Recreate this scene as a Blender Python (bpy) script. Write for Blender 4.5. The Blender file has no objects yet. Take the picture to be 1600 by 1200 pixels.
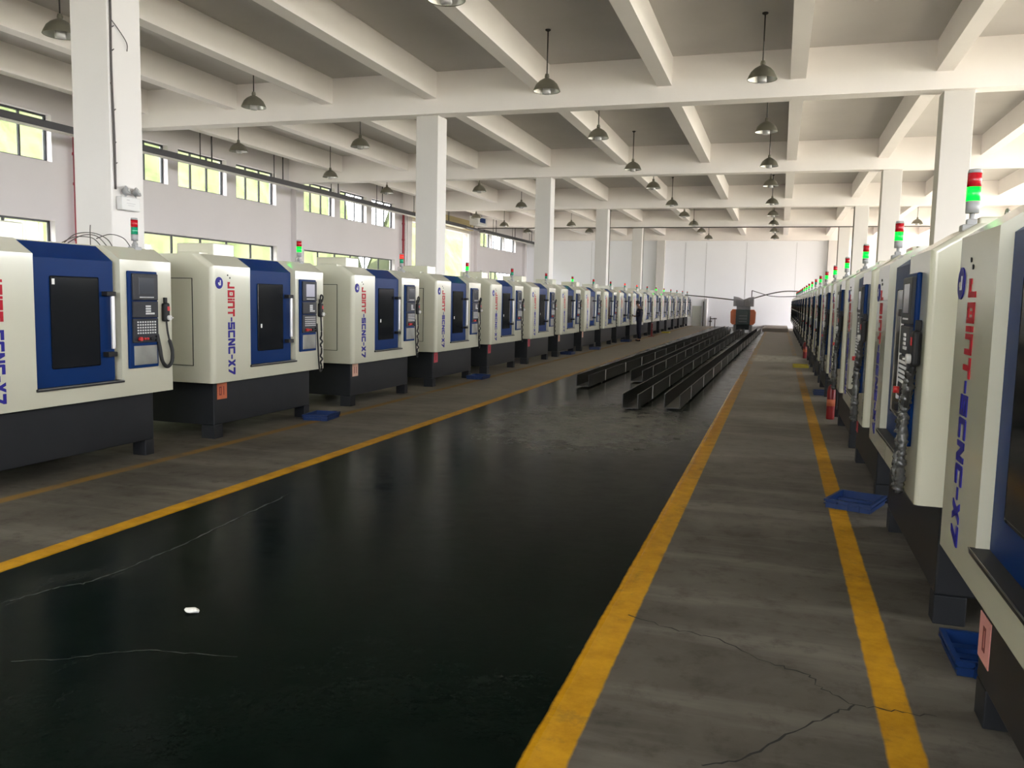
import bpy, bmesh, math, random
from mathutils import Matrix, Vector
random.seed(7)
PI = math.pi
SC = bpy.context.scene
COL = SC.collection

# ------------------------------------------------------------------ helpers
def link(name, bm, mat, parent=None, smooth=False, loc=None):
    me = bpy.data.meshes.new(name)
    bmesh.ops.recalc_face_normals(bm, faces=bm.faces[:])
    if smooth:
        for f in bm.faces: f.smooth = True
    bm.to_mesh(me); bm.free()
    o = bpy.data.objects.new(name, me)
    for m in (mat if isinstance(mat, (list, tuple)) else [mat]):
        me.materials.append(m)
    COL.objects.link(o)
    if parent is not None: o.parent = parent
    if loc is not None: o.location = loc
    return o

def empty(name, loc, rz=0.0):
    o = bpy.data.objects.new(name, None); COL.objects.link(o)
    o.location = loc; o.rotation_euler = (0, 0, rz); o.empty_display_size = 0.2
    return o

def tag(o, label=None, cat=None, group=None, kind=None):
    if label: o["label"] = label
    if cat: o["category"] = cat
    if group: o["group"] = group
    if kind: o["kind"] = kind
    return o

def copy_tree(o, parent=None):
    c = o.copy(); COL.objects.link(c)
    if parent is not None: c.parent = parent
    for ch in list(o.children): copy_tree(ch, c)
    return c

def box(bm, x0, x1, y0, y1, z0, z1, bev=0.0, mi=0, seg=2):
    vs = [bm.verts.new(p) for p in ((x0,y0,z0),(x1,y0,z0),(x1,y1,z0),(x0,y1,z0),(x0,y0,z1),(x1,y0,z1),(x1,y1,z1),(x0,y1,z1))]
    fs = [bm.faces.new([vs[i] for i in q]) for q in ((0,3,2,1),(4,5,6,7),(0,1,5,4),(1,2,6,5),(2,3,7,6),(3,0,4,7))]
    for f in fs: f.material_index = mi
    if bev > 0:
        es = list({e for f in fs for e in f.edges})
        r = bmesh.ops.bevel(bm, geom=es, offset=bev, segments=seg, affect='EDGES', profile=0.5)
        for f in r['faces']: f.material_index = mi
    return vs

def prism(bm, poly, axis, a, b, mi=0):
    """extrude the 2D polygon along an axis from a to b. axis x: poly=(y,z); y: (x,z); z: (x,y)"""
    def P(p, t):
        return (t,p[0],p[1]) if axis=='x' else (p[0],t,p[1]) if axis=='y' else (p[0],p[1],t)
    A = [bm.verts.new(P(p,a)) for p in poly]; B = [bm.verts.new(P(p,b)) for p in poly]
    n = len(poly); fs = [bm.faces.new(A[::-1]), bm.faces.new(B)]
    for i in range(n):
        fs.append(bm.faces.new((A[i],A[(i+1)%n],B[(i+1)%n],B[i])))
    for f in fs: f.material_index = mi
    return A, B, fs

def cyl(bm, c, r, h, axis='z', n=16, r2=None, mi=0):
    """cylinder from c along +axis by h"""
    r2 = r if r2 is None else r2
    def P(a, rr, t):
        u, v = rr*math.cos(a), rr*math.sin(a)
        return (c[0]+u,c[1]+v,c[2]+t) if axis=='z' else (c[0]+t,c[1]+u,c[2]+v) if axis=='x' else (c[0]+u,c[1]+t,c[2]+v)
    A = [bm.verts.new(P(2*PI*i/n,r,0)) for i in range(n)]; B = [bm.verts.new(P(2*PI*i/n,r2,h)) for i in range(n)]
    fs = [bm.faces.new(A[::-1]), bm.faces.new(B)]
    for i in range(n):
        f = bm.faces.new((A[i],A[(i+1)%n],B[(i+1)%n],B[i])); f.smooth = True; fs.append(f)
    for f in fs: f.material_index = mi

def lathe(bm, prof, n=24, c=(0,0,0), mi=0):
    rings = []
    for r, z in prof:
        if r < 1e-5: rings.append([bm.verts.new((c[0],c[1],c[2]+z))])
        else: rings.append([bm.verts.new((c[0]+r*math.cos(2*PI*i/n), c[1]+r*math.sin(2*PI*i/n), c[2]+z)) for i in range(n)])
    for a, b in zip(rings, rings[1:]):
        for i in range(n):
            j = (i+1) % n
            if len(a)==1 and len(b)==1: continue
            if len(a)==1: f = bm.faces.new((a[0],b[i],b[j]))
            elif len(b)==1: f = bm.faces.new((a[i],a[j],b[0]))
            else: f = bm.faces.new((a[i],a[j],b[j],b[i]))
            f.smooth = True; f.material_index = mi

def smooth_path(pts, k=6):
    P = [Vector(p) for p in pts]; out = []
    for i in range(len(P)-1):
        p0 = P[max(i-1,0)]; p1 = P[i]; p2 = P[i+1]; p3 = P[min(i+2,len(P)-1)]
        for s in range(k):
            t = s/k
            out.append(0.5*((2*p1)+(p2-p0)*t+(2*p0-5*p1+4*p2-p3)*t*t+(3*p1-p0-3*p2+p3)*t**3))
    out.append(P[-1]); return out

def tube(bm, pts, r, n=8, k=6, mi=0, smooth=True):
    """round tube along a smooth path; r number or function of t in 0..1"""
    P = smooth_path(pts, k) if smooth else [Vector(p) for p in pts]
    rings = []; up = Vector((0.13,0.31,0.94)).normalized()
    for i, p in enumerate(P):
        d = (P[min(i+1,len(P)-1)]-P[max(i-1,0)]).normalized()
        a = d.cross(up)
        if a.length < 1e-3: a = d.cross(Vector((1,0,0)))
        a.normalize(); b = d.cross(a).normalized()
        rr = r(i/(len(P)-1)) if callable(r) else r
        rings.append([bm.verts.new(p+rr*(a*math.cos(2*PI*j/n)+b*math.sin(2*PI*j/n))) for j in range(n)])
    for A, B in zip(rings, rings[1:]):
        for j in range(n):
            f = bm.faces.new((A[j],A[(j+1)%n],B[(j+1)%n],B[j])); f.smooth = True; f.material_index = mi
    for R in (rings[0][::-1], rings[-1]):
        f = bm.faces.new(R); f.material_index = mi

def B(): return bmesh.new()

# ------------------------------------------------------------------ materials
def mat(name, col, rough=0.5, metal=0.0, coat=0.0, emit=None, estr=0.0, noise=0.0, nscale=6.0, trans=0.0, bump=0.0, ior=1.5, spec=0.5):
    m = bpy.data.materials.new(name); m.use_nodes = True
    nt = m.node_tree; b = nt.nodes['Principled BSDF']
    b.inputs['Base Color'].default_value = (*col,1)
    b.inputs['Roughness'].default_value = rough; b.inputs['Metallic'].default_value = metal
    b.inputs['Coat Weight'].default_value = coat; b.inputs['Coat Roughness'].default_value = 0.06
    b.inputs['Transmission Weight'].default_value = trans; b.inputs['IOR'].default_value = ior
    b.inputs['Specular IOR Level'].default_value = spec
    if emit:
        b.inputs['Emission Color'].default_value = (*emit,1); b.inputs['Emission Strength'].default_value = estr
    if noise > 0 or bump > 0:
        tc = nt.nodes.new('ShaderNodeTexCoord'); nz = nt.nodes.new('ShaderNodeTexNoise')
        nz.inputs['Scale'].default_value = nscale; nz.inputs['Detail'].default_value = 6
        nt.links.new(tc.outputs['Object'], nz.inputs['Vector'])
        if noise > 0:
            r = nt.nodes.new('ShaderNodeMix'); r.data_type = 'RGBA'
            r.inputs[6].default_value = (*[c*(1-noise) for c in col],1); r.inputs[7].default_value = (*[min(1,c*(1+noise*0.6)) for c in col],1)
            nt.links.new(nz.outputs['Fac'], r.inputs[0]); nt.links.new(r.outputs[2], b.inputs['Base Color'])
        if bump > 0:
            bp = nt.nodes.new('ShaderNodeBump'); bp.inputs['Strength'].default_value = bump; bp.inputs['Distance'].default_value = 0.02
            nt.links.new(nz.outputs['Fac'], bp.inputs['Height']); nt.links.new(bp.outputs['Normal'], b.inputs['Normal'])
    return m

M = {}
M['seam']    = mat('wall_seam_grey', (0.45,0.45,0.46), 0.85)
M['wall']    = mat('wall_paint', (0.66,0.625,0.63), 0.85, noise=0.05, nscale=0.7)
M['endwall'] = mat('end_wall_paint', (0.87,0.875,0.91), 0.8, noise=0.05, nscale=0.5)
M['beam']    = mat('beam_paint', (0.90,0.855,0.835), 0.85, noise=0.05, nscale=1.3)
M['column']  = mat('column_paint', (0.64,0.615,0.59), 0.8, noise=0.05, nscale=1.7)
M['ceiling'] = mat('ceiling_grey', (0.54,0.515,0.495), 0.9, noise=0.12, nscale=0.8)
M['cream']   = mat('cream_enamel', (0.535,0.525,0.42), 0.22, coat=0.6, noise=0.05, nscale=2.5)
M['blue']    = mat('blue_enamel', (0.0006,0.021,0.105), 0.42, noise=0.10, nscale=3, spec=0.10)
M['charcoal']= mat('charcoal_enamel', (0.017,0.0185,0.022), 0.5, noise=0.2, spec=0.25, nscale=4)
M['black']   = mat('black_plastic', (0.010,0.010,0.011), 0.5, spec=0.25)
M['rubber']  = mat('black_rubber', (0.010,0.010,0.010), 0.6)
M['paneglass']= mat('dark_door_glass', (0.010,0.011,0.013), 0.10, spec=0.22)
M['panelgrey']= mat('panel_dark_grey', (0.020,0.021,0.026), 0.45, spec=0.25)
M['screen']  = mat('screen_glass', (0.05,0.055,0.065), 0.12)
M['key']     = mat('key_white', (0.6,0.6,0.6), 0.5)
M['keyyellow']= mat('key_yellow', (0.6,0.5,0.05), 0.5)
M['redplastic']= mat('red_button', (0.5,0.02,0.02), 0.3)
M['steel']   = mat('brushed_steel', (0.36,0.36,0.33), 0.35, metal=1.0, noise=0.3, nscale=8)
M['alu']     = mat('silver_handle', (0.78,0.78,0.78), 0.35, metal=0.6)
M['greyplastic']= mat('grey_plastic', (0.30,0.30,0.30), 0.45)
M['redlens'] = mat('red_lens', (0.40,0.006,0.014), 0.25)
M['redlit']  = mat('red_lens_lit', (0.6,0.02,0.02), 0.25, emit=(1,0.05,0.03), estr=0.8)
M['greenlens']= mat('green_lens', (0.01,0.25,0.13), 0.2, coat=0.3)
M['greenlit']= mat('green_lens_lit', (0.0,0.10,0.01), 0.25, emit=(0.0,1.0,0.025), estr=3.5)
M['letterred']= mat('lettering_red', (0.36,0.004,0.016), 0.5, spec=0.2)
M['letterblue']= mat('lettering_blue', (0.016,0.014,0.20), 0.5, spec=0.2)
M['white']   = mat('white_plastic', (0.55,0.545,0.53), 0.5)
M['screenlit'] = mat('lit_screen', (0.05,0.05,0.06), 0.2, emit=(0.62,0.60,0.72), estr=0.5)
M['tagorange']= mat('tag_orange_paper', (0.48,0.12,0.05), 0.7)
M['tagpeach']= mat('tag_peach_paper', (0.60,0.36,0.27), 0.7)
M['tagpink'] = mat('tag_pink_paper', (0.58,0.26,0.24), 0.7)
M['tagred']  = mat('tag_red_paper', (0.42,0.05,0.07), 0.7)
M['tagink']  = mat('tag_ink', (0.16,0.02,0.02), 0.7)
M['lampmetal']= mat('lamp_shade_metal', (0.20,0.19,0.15), 0.38, metal=0.6)
M['lampinner']= mat('lamp_reflector', (0.75,0.75,0.72), 0.25, metal=0.6)
M['rod']     = mat('dark_rod', (0.03,0.027,0.022), 0.5)
M['bulb']    = mat('lamp_bulb_glass', (0.85,0.83,0.82), 0.15, trans=0.55)
M['tray']    = mat('cable_tray_grey', (0.030,0.029,0.033), 0.5)
M['traylid'] = mat('cable_tray_light_underside', (0.55,0.53,0.48), 0.4)
M['winframe']= mat('window_frame_dark', (0.035,0.037,0.045), 0.4)
M['jamb']    = mat('white_jamb', (0.85,0.84,0.84), 0.6)
M['redpipe'] = mat('red_pipe', (0.33,0.045,0.06), 0.45)
M['channel'] = mat('black_steel_channel', (0.018,0.018,0.0175), 0.38, noise=0.35, nscale=5)
M['joint']   = mat('white_joint_strip', (0.85,0.85,0.85), 0.45)
M['bluecrate']= mat('blue_crate_plastic', (0.002,0.022,0.105), 0.4)
M['yellowtray']= mat('yellow_tray_plastic', (0.55,0.45,0.03), 0.5)
M['orange']  = mat('orange_cover', (0.55,0.12,0.02), 0.4, noise=0.1)
M['darkgreen']= mat('dark_green_steel', (0.015,0.035,0.03), 0.4, noise=0.2)
M['greysteel']= mat('grey_sheet_steel', (0.27,0.255,0.265), 0.5, noise=0.15, nscale=10)
M['extred']  = mat('extinguisher_red', (0.20,0.006,0.008), 0.35)
M['shutter'] = mat('yellow_shutter', (0.42,0.34,0.16), 0.5)
M['doorgrey']= mat('grey_door_paint', (0.40,0.41,0.36), 0.6, noise=0.08)
M['plinth']  = mat('plinth_concrete', (0.30,0.27,0.25), 0.8, noise=0.15)
M['wrap']    = mat('grey_plastic_wrap', (0.075,0.075,0.075), 0.2, coat=0.4, noise=0.5, nscale=30, bump=0.6)
M['navy']    = mat('navy_workwear', (0.008,0.008,0.022), 0.85)
M['skin']    = mat('skin', (0.24,0.13,0.09), 0.55)
M['hair']    = mat('black_hair', (0.006,0.006,0.006), 0.6)
M['sole']    = mat('shoe_sole', (0.25,0.24,0.23), 0.7)
M['paper']   = mat('white_paper', (0.75,0.74,0.70), 0.7)
M['crack']   = mat('crack_dirt', (0.018,0.016,0.014), 0.9)
M['scratch'] = mat('pale_scratch', (0.045,0.05,0.045), 0.7, noise=0.6, nscale=4)
M['conduit'] = mat('dark_conduit', (0.06,0.05,0.045), 0.6)
M['eyering'] = mat('eye_ring_steel', (0.45,0.45,0.42), 0.4, metal=0.8)

def glass_mat():
    m = bpy.data.materials.new('window_glass'); m.use_nodes = True; nt = m.node_tree
    for n in list(nt.nodes): nt.nodes.remove(n)
    out = nt.nodes.new('ShaderNodeOutputMaterial'); mx = nt.nodes.new('ShaderNodeMixShader')
    tr = nt.nodes.new('ShaderNodeBsdfTransparent'); gl = nt.nodes.new('ShaderNodeBsdfGlossy'); fr = nt.nodes.new('ShaderNodeLayerWeight')
    tr.inputs['Color'].default_value = (0.93,0.96,0.95,1); gl.inputs['Roughness'].default_value = 0.02
    p5 = nt.nodes.new('ShaderNodeMath'); p5.operation = 'POWER'; p5.inputs[1].default_value = 5.0
    ma = nt.nodes.new('ShaderNodeMath'); ma.operation = 'MULTIPLY_ADD'; ma.inputs[1].default_value = 0.8; ma.inputs[2].default_value = 0.04
    nt.links.new(fr.outputs['Facing'], p5.inputs[0]); nt.links.new(p5.outputs[0], ma.inputs[0])
    nt.links.new(ma.outputs[0], mx.inputs[0]); nt.links.new(tr.outputs[0], mx.inputs[1]); nt.links.new(gl.outputs[0], mx.inputs[2])
    nt.links.new(mx.outputs[0], out.inputs['Surface']); return m
M['glass'] = glass_mat()

def foliage_mat():
    m = mat('hillside_foliage', (0.03,0.035,0.016), 1.0, spec=0.0); nt = m.node_tree; b = nt.nodes['Principled BSDF']
    tc = nt.nodes.new('ShaderNodeTexCoord'); nz = nt.nodes.new('ShaderNodeTexNoise'); nz.inputs['Scale'].default_value = 0.55; nz.inputs['Detail'].default_value = 8; nz.inputs['Roughness'].default_value = 0.7
    cr = nt.nodes.new('ShaderNodeValToRGB'); e = cr.color_ramp.elements
    e[0].position = 0.32; e[0].color = (0.026,0.034,0.015,1); e[1].position = 0.72; e[1].color = (0.068,0.070,0.042,1)
    k = cr.color_ramp.elements.new(0.5); k.color = (0.046,0.055,0.028,1)
    nt.links.new(tc.outputs['Object'], nz.inputs['Vector']); nt.links.new(nz.outputs['Fac'], cr.inputs['Fac']); nt.links.new(cr.outputs['Color'], b.inputs['Base Color'])
    return m
M['foliage'] = foliage_mat()
M['yard'] = mat('outside_yard', (0.34,0.33,0.28), 0.9, noise=0.2, nscale=0.3)

def floor_mat():
    m = bpy.data.materials.new('workshop_floor'); m.use_nodes = True; nt = m.node_tree; N = nt.nodes; Lk = nt.links
    bsdf = N['Principled BSDF']
    tc = N.new('ShaderNodeTexCoord'); sep = N.new('ShaderNodeSeparateXYZ'); Lk.new(tc.outputs['Object'], sep.inputs[0])
    def noise(scale, detail=5, rough=0.6, vec=None, stretch=None):
        n = N.new('ShaderNodeTexNoise'); n.inputs['Scale'].default_value = scale; n.inputs['Detail'].default_value = detail; n.inputs['Roughness'].default_value = rough
        src = tc.outputs['Object']
        if stretch:
            mp = N.new('ShaderNodeMapping'); mp.inputs['Scale'].default_value = stretch; Lk.new(src, mp.inputs['Vector']); src = mp.outputs['Vector']
        Lk.new(src, n.inputs['Vector']); return n.outputs['Fac']
    def math_(op, a, b=None, c=None, clamp=False):
        n = N.new('ShaderNodeMath'); n.operation = op; n.use_clamp = clamp
        for i, v in enumerate((a,b,c)):
            if v is None: continue
            if isinstance(v, (int,float)): n.inputs[i].default_value = v
            else: Lk.new(v, n.inputs[i])
        return n.outputs[0]
    def mixc(f, a, b):
        n = N.new('ShaderNodeMix'); n.data_type = 'RGBA'
        for i, v in ((6,a),(7,b)):
            if isinstance(v, tuple): n.inputs[i].default_value = (*v,1)
            else: Lk.new(v, n.inputs[i])
        if isinstance(f,(int,float)): n.inputs[0].default_value = f
        else: Lk.new(f, n.inputs[0])
        return n.outputs[2]
    def mixf(f, a, b):
        n = N.new('ShaderNodeMix'); n.data_type = 'FLOAT'
        for i, v in ((0,f),(2,a),(3,b)):
            if isinstance(v,(int,float)): n.inputs[i].default_value = v
            else: Lk.new(v, n.inputs[i])
        return n.outputs[0]
    def ramp(f, lo, hi):
        n = N.new('ShaderNodeMapRange'); n.inputs['From Min'].default_value = lo; n.inputs['From Max'].default_value = hi; n.clamp = True
        Lk.new(f, n.inputs['Value']); return n.outputs['Result']
    wob = math_('MULTIPLY', math_('SUBTRACT', noise(9, 3), 0.5), 0.016)
    X = math_('ADD', sep.outputs['X'], wob); Y = sep.outputs['Y']
    def band(v, a, b, s=0.006):
        return math_('MULTIPLY', ramp(v, a-s, a+s), ramp(v, b+s, b-s))
    # concrete
    n1 = noise(0.7, 8, 0.65); n2 = noise(5, 8, 0.7); n3 = noise(1.0, 6, 0.6, stretch=(0.35,2.2,1))
    conc = mixc(ramp(n1,0.3,0.7), (0.062,0.056,0.045), (0.135,0.123,0.102))
    conc = mixc(math_('MULTIPLY', ramp(n3,0.50,0.66), 0.6), conc, (0.20,0.183,0.155))
    conc = mixc(math_('MULTIPLY', ramp(n2,0.52,0.75), 0.7), conc, (0.045,0.038,0.03))
    conc = mixc(math_('MULTIPLY', ramp(math_('ADD', Y, math_('MULTIPLY', n1, 6)), 9, 24), 0.8), conc, (0.34,0.315,0.275))  # concrete painted paler down the hall, standing in for stronger light there
    # green epoxy with scuffs
    g = mixc(ramp(n1,0.3,0.75), (0.0014,0.0036,0.0025), (0.0040,0.0085,0.0062))
    g = mixc(math_('MULTIPLY', ramp(noise(4.5, 9, 0.8), 0.50, 0.78), 0.4), g, (0.013,0.019,0.016))
    sc = math_('MULTIPLY', ramp(noise(2.2, 9, 0.75, stretch=(1,0.5,1)),0.56,0.74), ramp(noise(0.22, 3),0.46,0.62))
    # scuffed patch in front of the channels
    dx = math_('DIVIDE', math_('SUBTRACT', sep.outputs['X'], -2.4), 1.7); dy = math_('DIVIDE', math_('SUBTRACT', Y, 11.4), 2.6)
    rad = math_('SQRT', math_('ADD', math_('MULTIPLY',dx,dx), math_('MULTIPLY',dy,dy)))
    patch = math_('MULTIPLY', ramp(rad,1.15,0.25), ramp(noise(3.0, 9, 0.8),0.38,0.60))
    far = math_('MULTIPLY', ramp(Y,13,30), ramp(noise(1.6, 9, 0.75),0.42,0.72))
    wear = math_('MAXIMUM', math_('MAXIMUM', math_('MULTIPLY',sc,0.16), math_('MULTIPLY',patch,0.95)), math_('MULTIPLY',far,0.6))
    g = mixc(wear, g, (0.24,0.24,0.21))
    isg = band(X, -4.40, -0.80)
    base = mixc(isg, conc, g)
    # yellow lines
    yel = mixc(ramp(noise(6,6,0.7),0.35,0.7), (0.42,0.20,0.008), (0.62,0.32,0.015))
    yel = mixc(math_('MULTIPLY', ramp(noise(3.5,8,0.75),0.55,0.72), 0.75), yel, (0.12,0.09,0.04))
    l1 = band(X,-4.53,-4.37); l2 = band(X,-0.83,-0.66); l3 = band(X,0.475,0.615)
    wearfar = ramp(noise(2.6,7,0.75),0.36,0.5)
    farm = ramp(Y,12,24)
    keep = math_('SUBTRACT', 1.0, math_('MULTIPLY', farm, math_('MULTIPLY', wearfar, 0.9)))
    gap = math_('SUBTRACT', 1.0, band(Y, 24.5, 29.5, 0.4))
    lines = math_('MULTIPLY', math_('MAXIMUM', math_('MAXIMUM', l1, l2), math_('MULTIPLY', l3, gap)), keep)
    l4 = math_('MULTIPLY', band(X,-5.93,-5.80,0.02), math_('MULTIPLY', ramp(noise(1.3,6,0.7),0.30,0.48), 0.85))
    base = mixc(math_('MULTIPLY',lines,0.95), base, yel)
    base = mixc(l4, base, (0.28,0.16,0.035))
    # dusty cross stain on the walkway
    st = math_('MULTIPLY', math_('MULTIPLY', band(Y, 25.8, 29.0, 0.5), band(X,-0.7,0.7,0.1)), ramp(noise(3.5,9,0.8),0.38,0.52))
    base = mixc(math_('MULTIPLY',st,0.95), base, (0.55,0.55,0.50))
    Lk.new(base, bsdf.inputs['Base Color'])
    rough = mixf(isg, 0.55, mixf(wear, 0.20, 0.5))
    rough = math_('ADD', rough, math_('MULTIPLY', math_('SUBTRACT', n2, 0.5), 0.25))
    Lk.new(rough, bsdf.inputs['Roughness'])
    Lk.new(mixf(isg, 0.06, mixf(wear, 0.015, 0.05)), bsdf.inputs['Specular IOR Level'])
    bp = N.new('ShaderNodeBump'); bp.inputs['Strength'].default_value = 0.12; bp.inputs['Distance'].default_value = 0.01
    Lk.new(n2, bp.inputs['Height']); Lk.new(bp.outputs['Normal'], bsdf.inputs['Normal'])
    return m
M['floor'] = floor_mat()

# ------------------------------------------------------------------ camera (solved from the photograph)
F = 1318.366; yaw, pitch, roll = 0.3041, 0.1015, 0.0212
YAW, PITCH, ROLL = yaw, pitch, roll
fw = Vector((-math.sin(yaw), math.cos(yaw), 0)); rt = Vector((math.cos(yaw), math.sin(yaw), 0)); up = Vector((0,0,1))
fw2 = fw*math.cos(pitch)-up*math.sin(pitch); up2 = up*math.cos(pitch)+fw*math.sin(pitch)
rt3 = rt*math.cos(roll)+up2*math.sin(roll); up3 = up2*math.cos(roll)-rt*math.sin(roll)
cd = bpy.data.cameras.new('camera'); cam = bpy.data.objects.new('camera', cd); COL.objects.link(cam)
cam.matrix_world = Matrix(((rt3.x,up3.x,-fw2.x,0),(rt3.y,up3.y,-fw2.y,0),(rt3.z,up3.z,-fw2.z,1.7),(0,0,0,1)))
cd.sensor_fit = 'HORIZONTAL'; cd.sensor_width = 36.0; cd.lens = F/1600*36.0; cd.clip_start = 0.05; cd.clip_end = 400
SC.camera = cam

# ------------------------------------------------------------------ the hall
XL, XR_ = -18.6, 13.95          # inner faces of the side walls
YB, YE = -6.5, 61.6            # back and end wall
ZS, ZB, ZL = 6.97, 6.006, 6.355 # slab, cross beams, long beams
YC, LB = 8.689, 10.491          # first column front face, bay length
CX = [(-8.578,-8.009), (2.921,3.49)]
CD = 0.565
def struct(name, bm, m, parent=None, smooth=False):
    o = link(name, bm, m, parent, smooth)
    if parent is None: o["kind"] = "structure"
    return o

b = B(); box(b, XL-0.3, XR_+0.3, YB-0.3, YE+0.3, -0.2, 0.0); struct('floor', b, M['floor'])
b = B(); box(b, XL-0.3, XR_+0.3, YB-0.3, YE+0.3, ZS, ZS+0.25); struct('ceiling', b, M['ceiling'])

def holes_wall(name, fixed0, fixed1, a0, a1, z0, z1, holes, axis, m):
    """wall slab with rectangular openings. axis 'y': runs along y with x in fixed0..fixed1"""
    As = sorted({a0,a1,*[h[0] for h in holes],*[h[1] for h in holes]}); Zs = sorted({z0,z1,*[h[2] for h in holes],*[h[3] for h in holes]})
    b = B()
    for i in range(len(As)-1):
        run = None
        for j in range(len(Zs)-1):
            ca, cz = (As[i]+As[i+1])/2, (Zs[j]+Zs[j+1])/2
            solid = not any(h[0]<ca<h[1] and h[2]<cz<h[3] for h in holes)
            if solid: run = [run[0] if run else Zs[j], Zs[j+1]]
            if (not solid or j==len(Zs)-2) and run:
                if axis=='y': box(b, fixed0, fixed1, As[i], As[i+1], run[0], run[1])
                else: box(b, As[i], As[i+1], fixed0, fixed1, run[0], run[1])
                run = None
    bmesh.ops.remove_doubles(b, verts=b.verts[:], dist=1e-5)
    return struct(name, b, m)

pil = [YC + LB*k + 0.0 for k in range(-2,6)]            # pilaster start positions
UP = (5.03, 6.25); LO = (1.2, 3.5)
left_wins, unseen_right_wins = [], []                           # (y0,y1,z0,z1,npanes)
for k in range(-1,5):
    p = YC + LB*k + 0.30
    if k == -1:
        left_wins += [(-5.6,-2.6,4.0,6.3,3),(-5.6,-2.6,1.0,3.6,3),(-1.0,8.2,4.0,6.3,9),(-1.0,8.2,1.0,3.6,9)]  # unseen bay, glazing enlarged to throw more light on the near machines
        continue
    if k == 3:      # bay with the big doorway
        continue
    if k == 4:
        for s in range(3): left_wins.append((51.35+2.76*s, 51.35+2.76*s+2.60, UP[0]-0.05, 5.95, 3))
        left_wins.append((53.7, 59.05, 0.4, 3.45, 6)); left_wins.append((51.3, 52.3, 2.0, 3.45, 1))
        continue
    for st in (0.60,3.58,6.62): left_wins.append((p+st, p+st+2.5, UP[0], UP[1], 3))
    left_wins.append((p+0.6, p+9.15, LO[0], LO[1], 6))
unseen_right_wins = [(-5.6,-2.6,4.0,6.5,3),(-5.6,-2.6,0.9,3.6,3)]
for k in range(-1,4):
    p = YC + LB*k + 0.30
    unseen_right_wins.append((p+0.5, p+9.7, 4.0, 6.5, 8)); unseen_right_wins.append((p+0.5, p+9.7, 0.9, 3.6, 8))  # unseen wall, glazed almost fully to brighten the beams from this side
RFILL_OPENING = (51.4, 60.6, 0.0, 5.6)  # unseen opening added to light the end wall
DOOR = (40.55, 49.45, 0.0, 5.57)
unseen_back_wins = [(x, x+2.5, z0, z1, 3) for x in (-17.5,-14.6,-11.7,-7.3,-4.4,-1.5,1.4-.9,4.6,7.5,10.4) for z0, z1 in ((2.6,6.0),)]  # unseen back wall set close and glazed to light the beam fronts
BDOOR = (-4.2, 1.6, 0.0, 3.6)
holes_wall('wall_left', XL-0.3, XL, YB-0.3, YE+0.3, 0, ZS, [w[:4] for w in left_wins]+[DOOR], 'y', M['wall'])
holes_wall('wall_right', XR_, XR_+0.3, YB-0.3, YE+0.3, 0, ZS, [w[:4] for w in unseen_right_wins]+[RFILL_OPENING], 'y', M['wall'])
holes_wall('wall_back_unseen', YB-0.3, YB, XL, XR_, 0, ZS, [w[:4] for w in unseen_back_wins], 'x', M['wall'])
b = B(); box(b, XL, XR_, YE, YE+0.3, 0, ZS)
# faint panel seams, recessed-looking thin ribs of the same paint
for xs in (-6.6,-5.15,-2.4,0.9,-10.2,-13.4,5.4,8.8): box(b, xs, xs+0.02, YE-0.012, YE, 0.0, 5.9, mi=1)
box(b, XL, XR_, YE-0.014, YE, 5.05, 5.07)
struct('wall_end', b, [M['endwall'], M['seam']])

nwin = [0]
def window(y0, y1, z0, z1, n, side):
    nwin[0] += 1
    fr = B(); gl = B(); t = 0.05
    def bx(bb, a0, a1, c0, c1, d0, d1):
        if side=='left': box(bb, XL-0.24+d0, XL-0.24+d1, a0, a1, c0, c1)
        elif side=='right': box(bb, XR_+0.24-d1, XR_+0.24-d0, a0, a1, c0, c1)
        else: box(bb, a0, a1, YB-0.24+d0, YB-0.24+d1, c0, c1)
    bx(fr, y0, y1, z0, z0+t, 0, .06); bx(fr, y0, y1, z1-t, z1, 0, .06)
    bx(fr, y0, y0+t, z0+t, z1-t, 0, .06); bx(fr, y1-t, y1, z0+t, z1-t, 0, .06)
    for i in range(1, n):
        c = y0+(y1-y0)*i/n; bx(fr, c-t*.5, c+t*.5, z0+t, z1-t, 0.002, .058)
    bx(gl, y0+t*.6, y1-t*.6, z0+t*.6, z1-t*.6, .027, .033)
    o = struct('window_%d' % nwin[0], fr, M['winframe'])
    link('window_pane', gl, M['glass'], o)
for w in left_wins: window(*w, 'left')
for w in unseen_right_wins: window(*w, 'right')
for w in unseen_back_wins: window(*w, 'back')

# columns and beams
for k in range(-1,6):
    for (x0,x1) in CX:
        b = B(); y0 = YC+LB*k
        box(b, x0, x1, y0, min(y0+CD, YE), 0, ZB+0.02, 0.012); struct('column', b, M['column'])
    for wx0, wx1 in ((XL, XL+0.22), (XR_-0.22, XR_)):
        b = B(); box(b, wx0, wx1, y0-0.02 if k<5 else y0, min(y0+0.55,YE), 0, ZB); struct('column', b, M['wall'])
for k in range(-1,6):
    y0 = max(YC+LB*k-0.166, YB); y1 = min(y0+0.44, YE)
    if k == 5: y0, y1 = YC+LB*k-0.02, YE
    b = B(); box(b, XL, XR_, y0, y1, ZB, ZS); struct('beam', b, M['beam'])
SP = 2.757
for i in range(-3,8):
    xc = -8.145+SP*i*1.0
    if i > 4: xc = 3.04+2.75*(i-4)
    if not (XL+0.3 < xc < XR_-0.3): continue
    b = B(); box(b, xc-0.155, xc+0.155, YB, YE, ZL, ZS); struct('beam', b, M['beam'])

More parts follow.
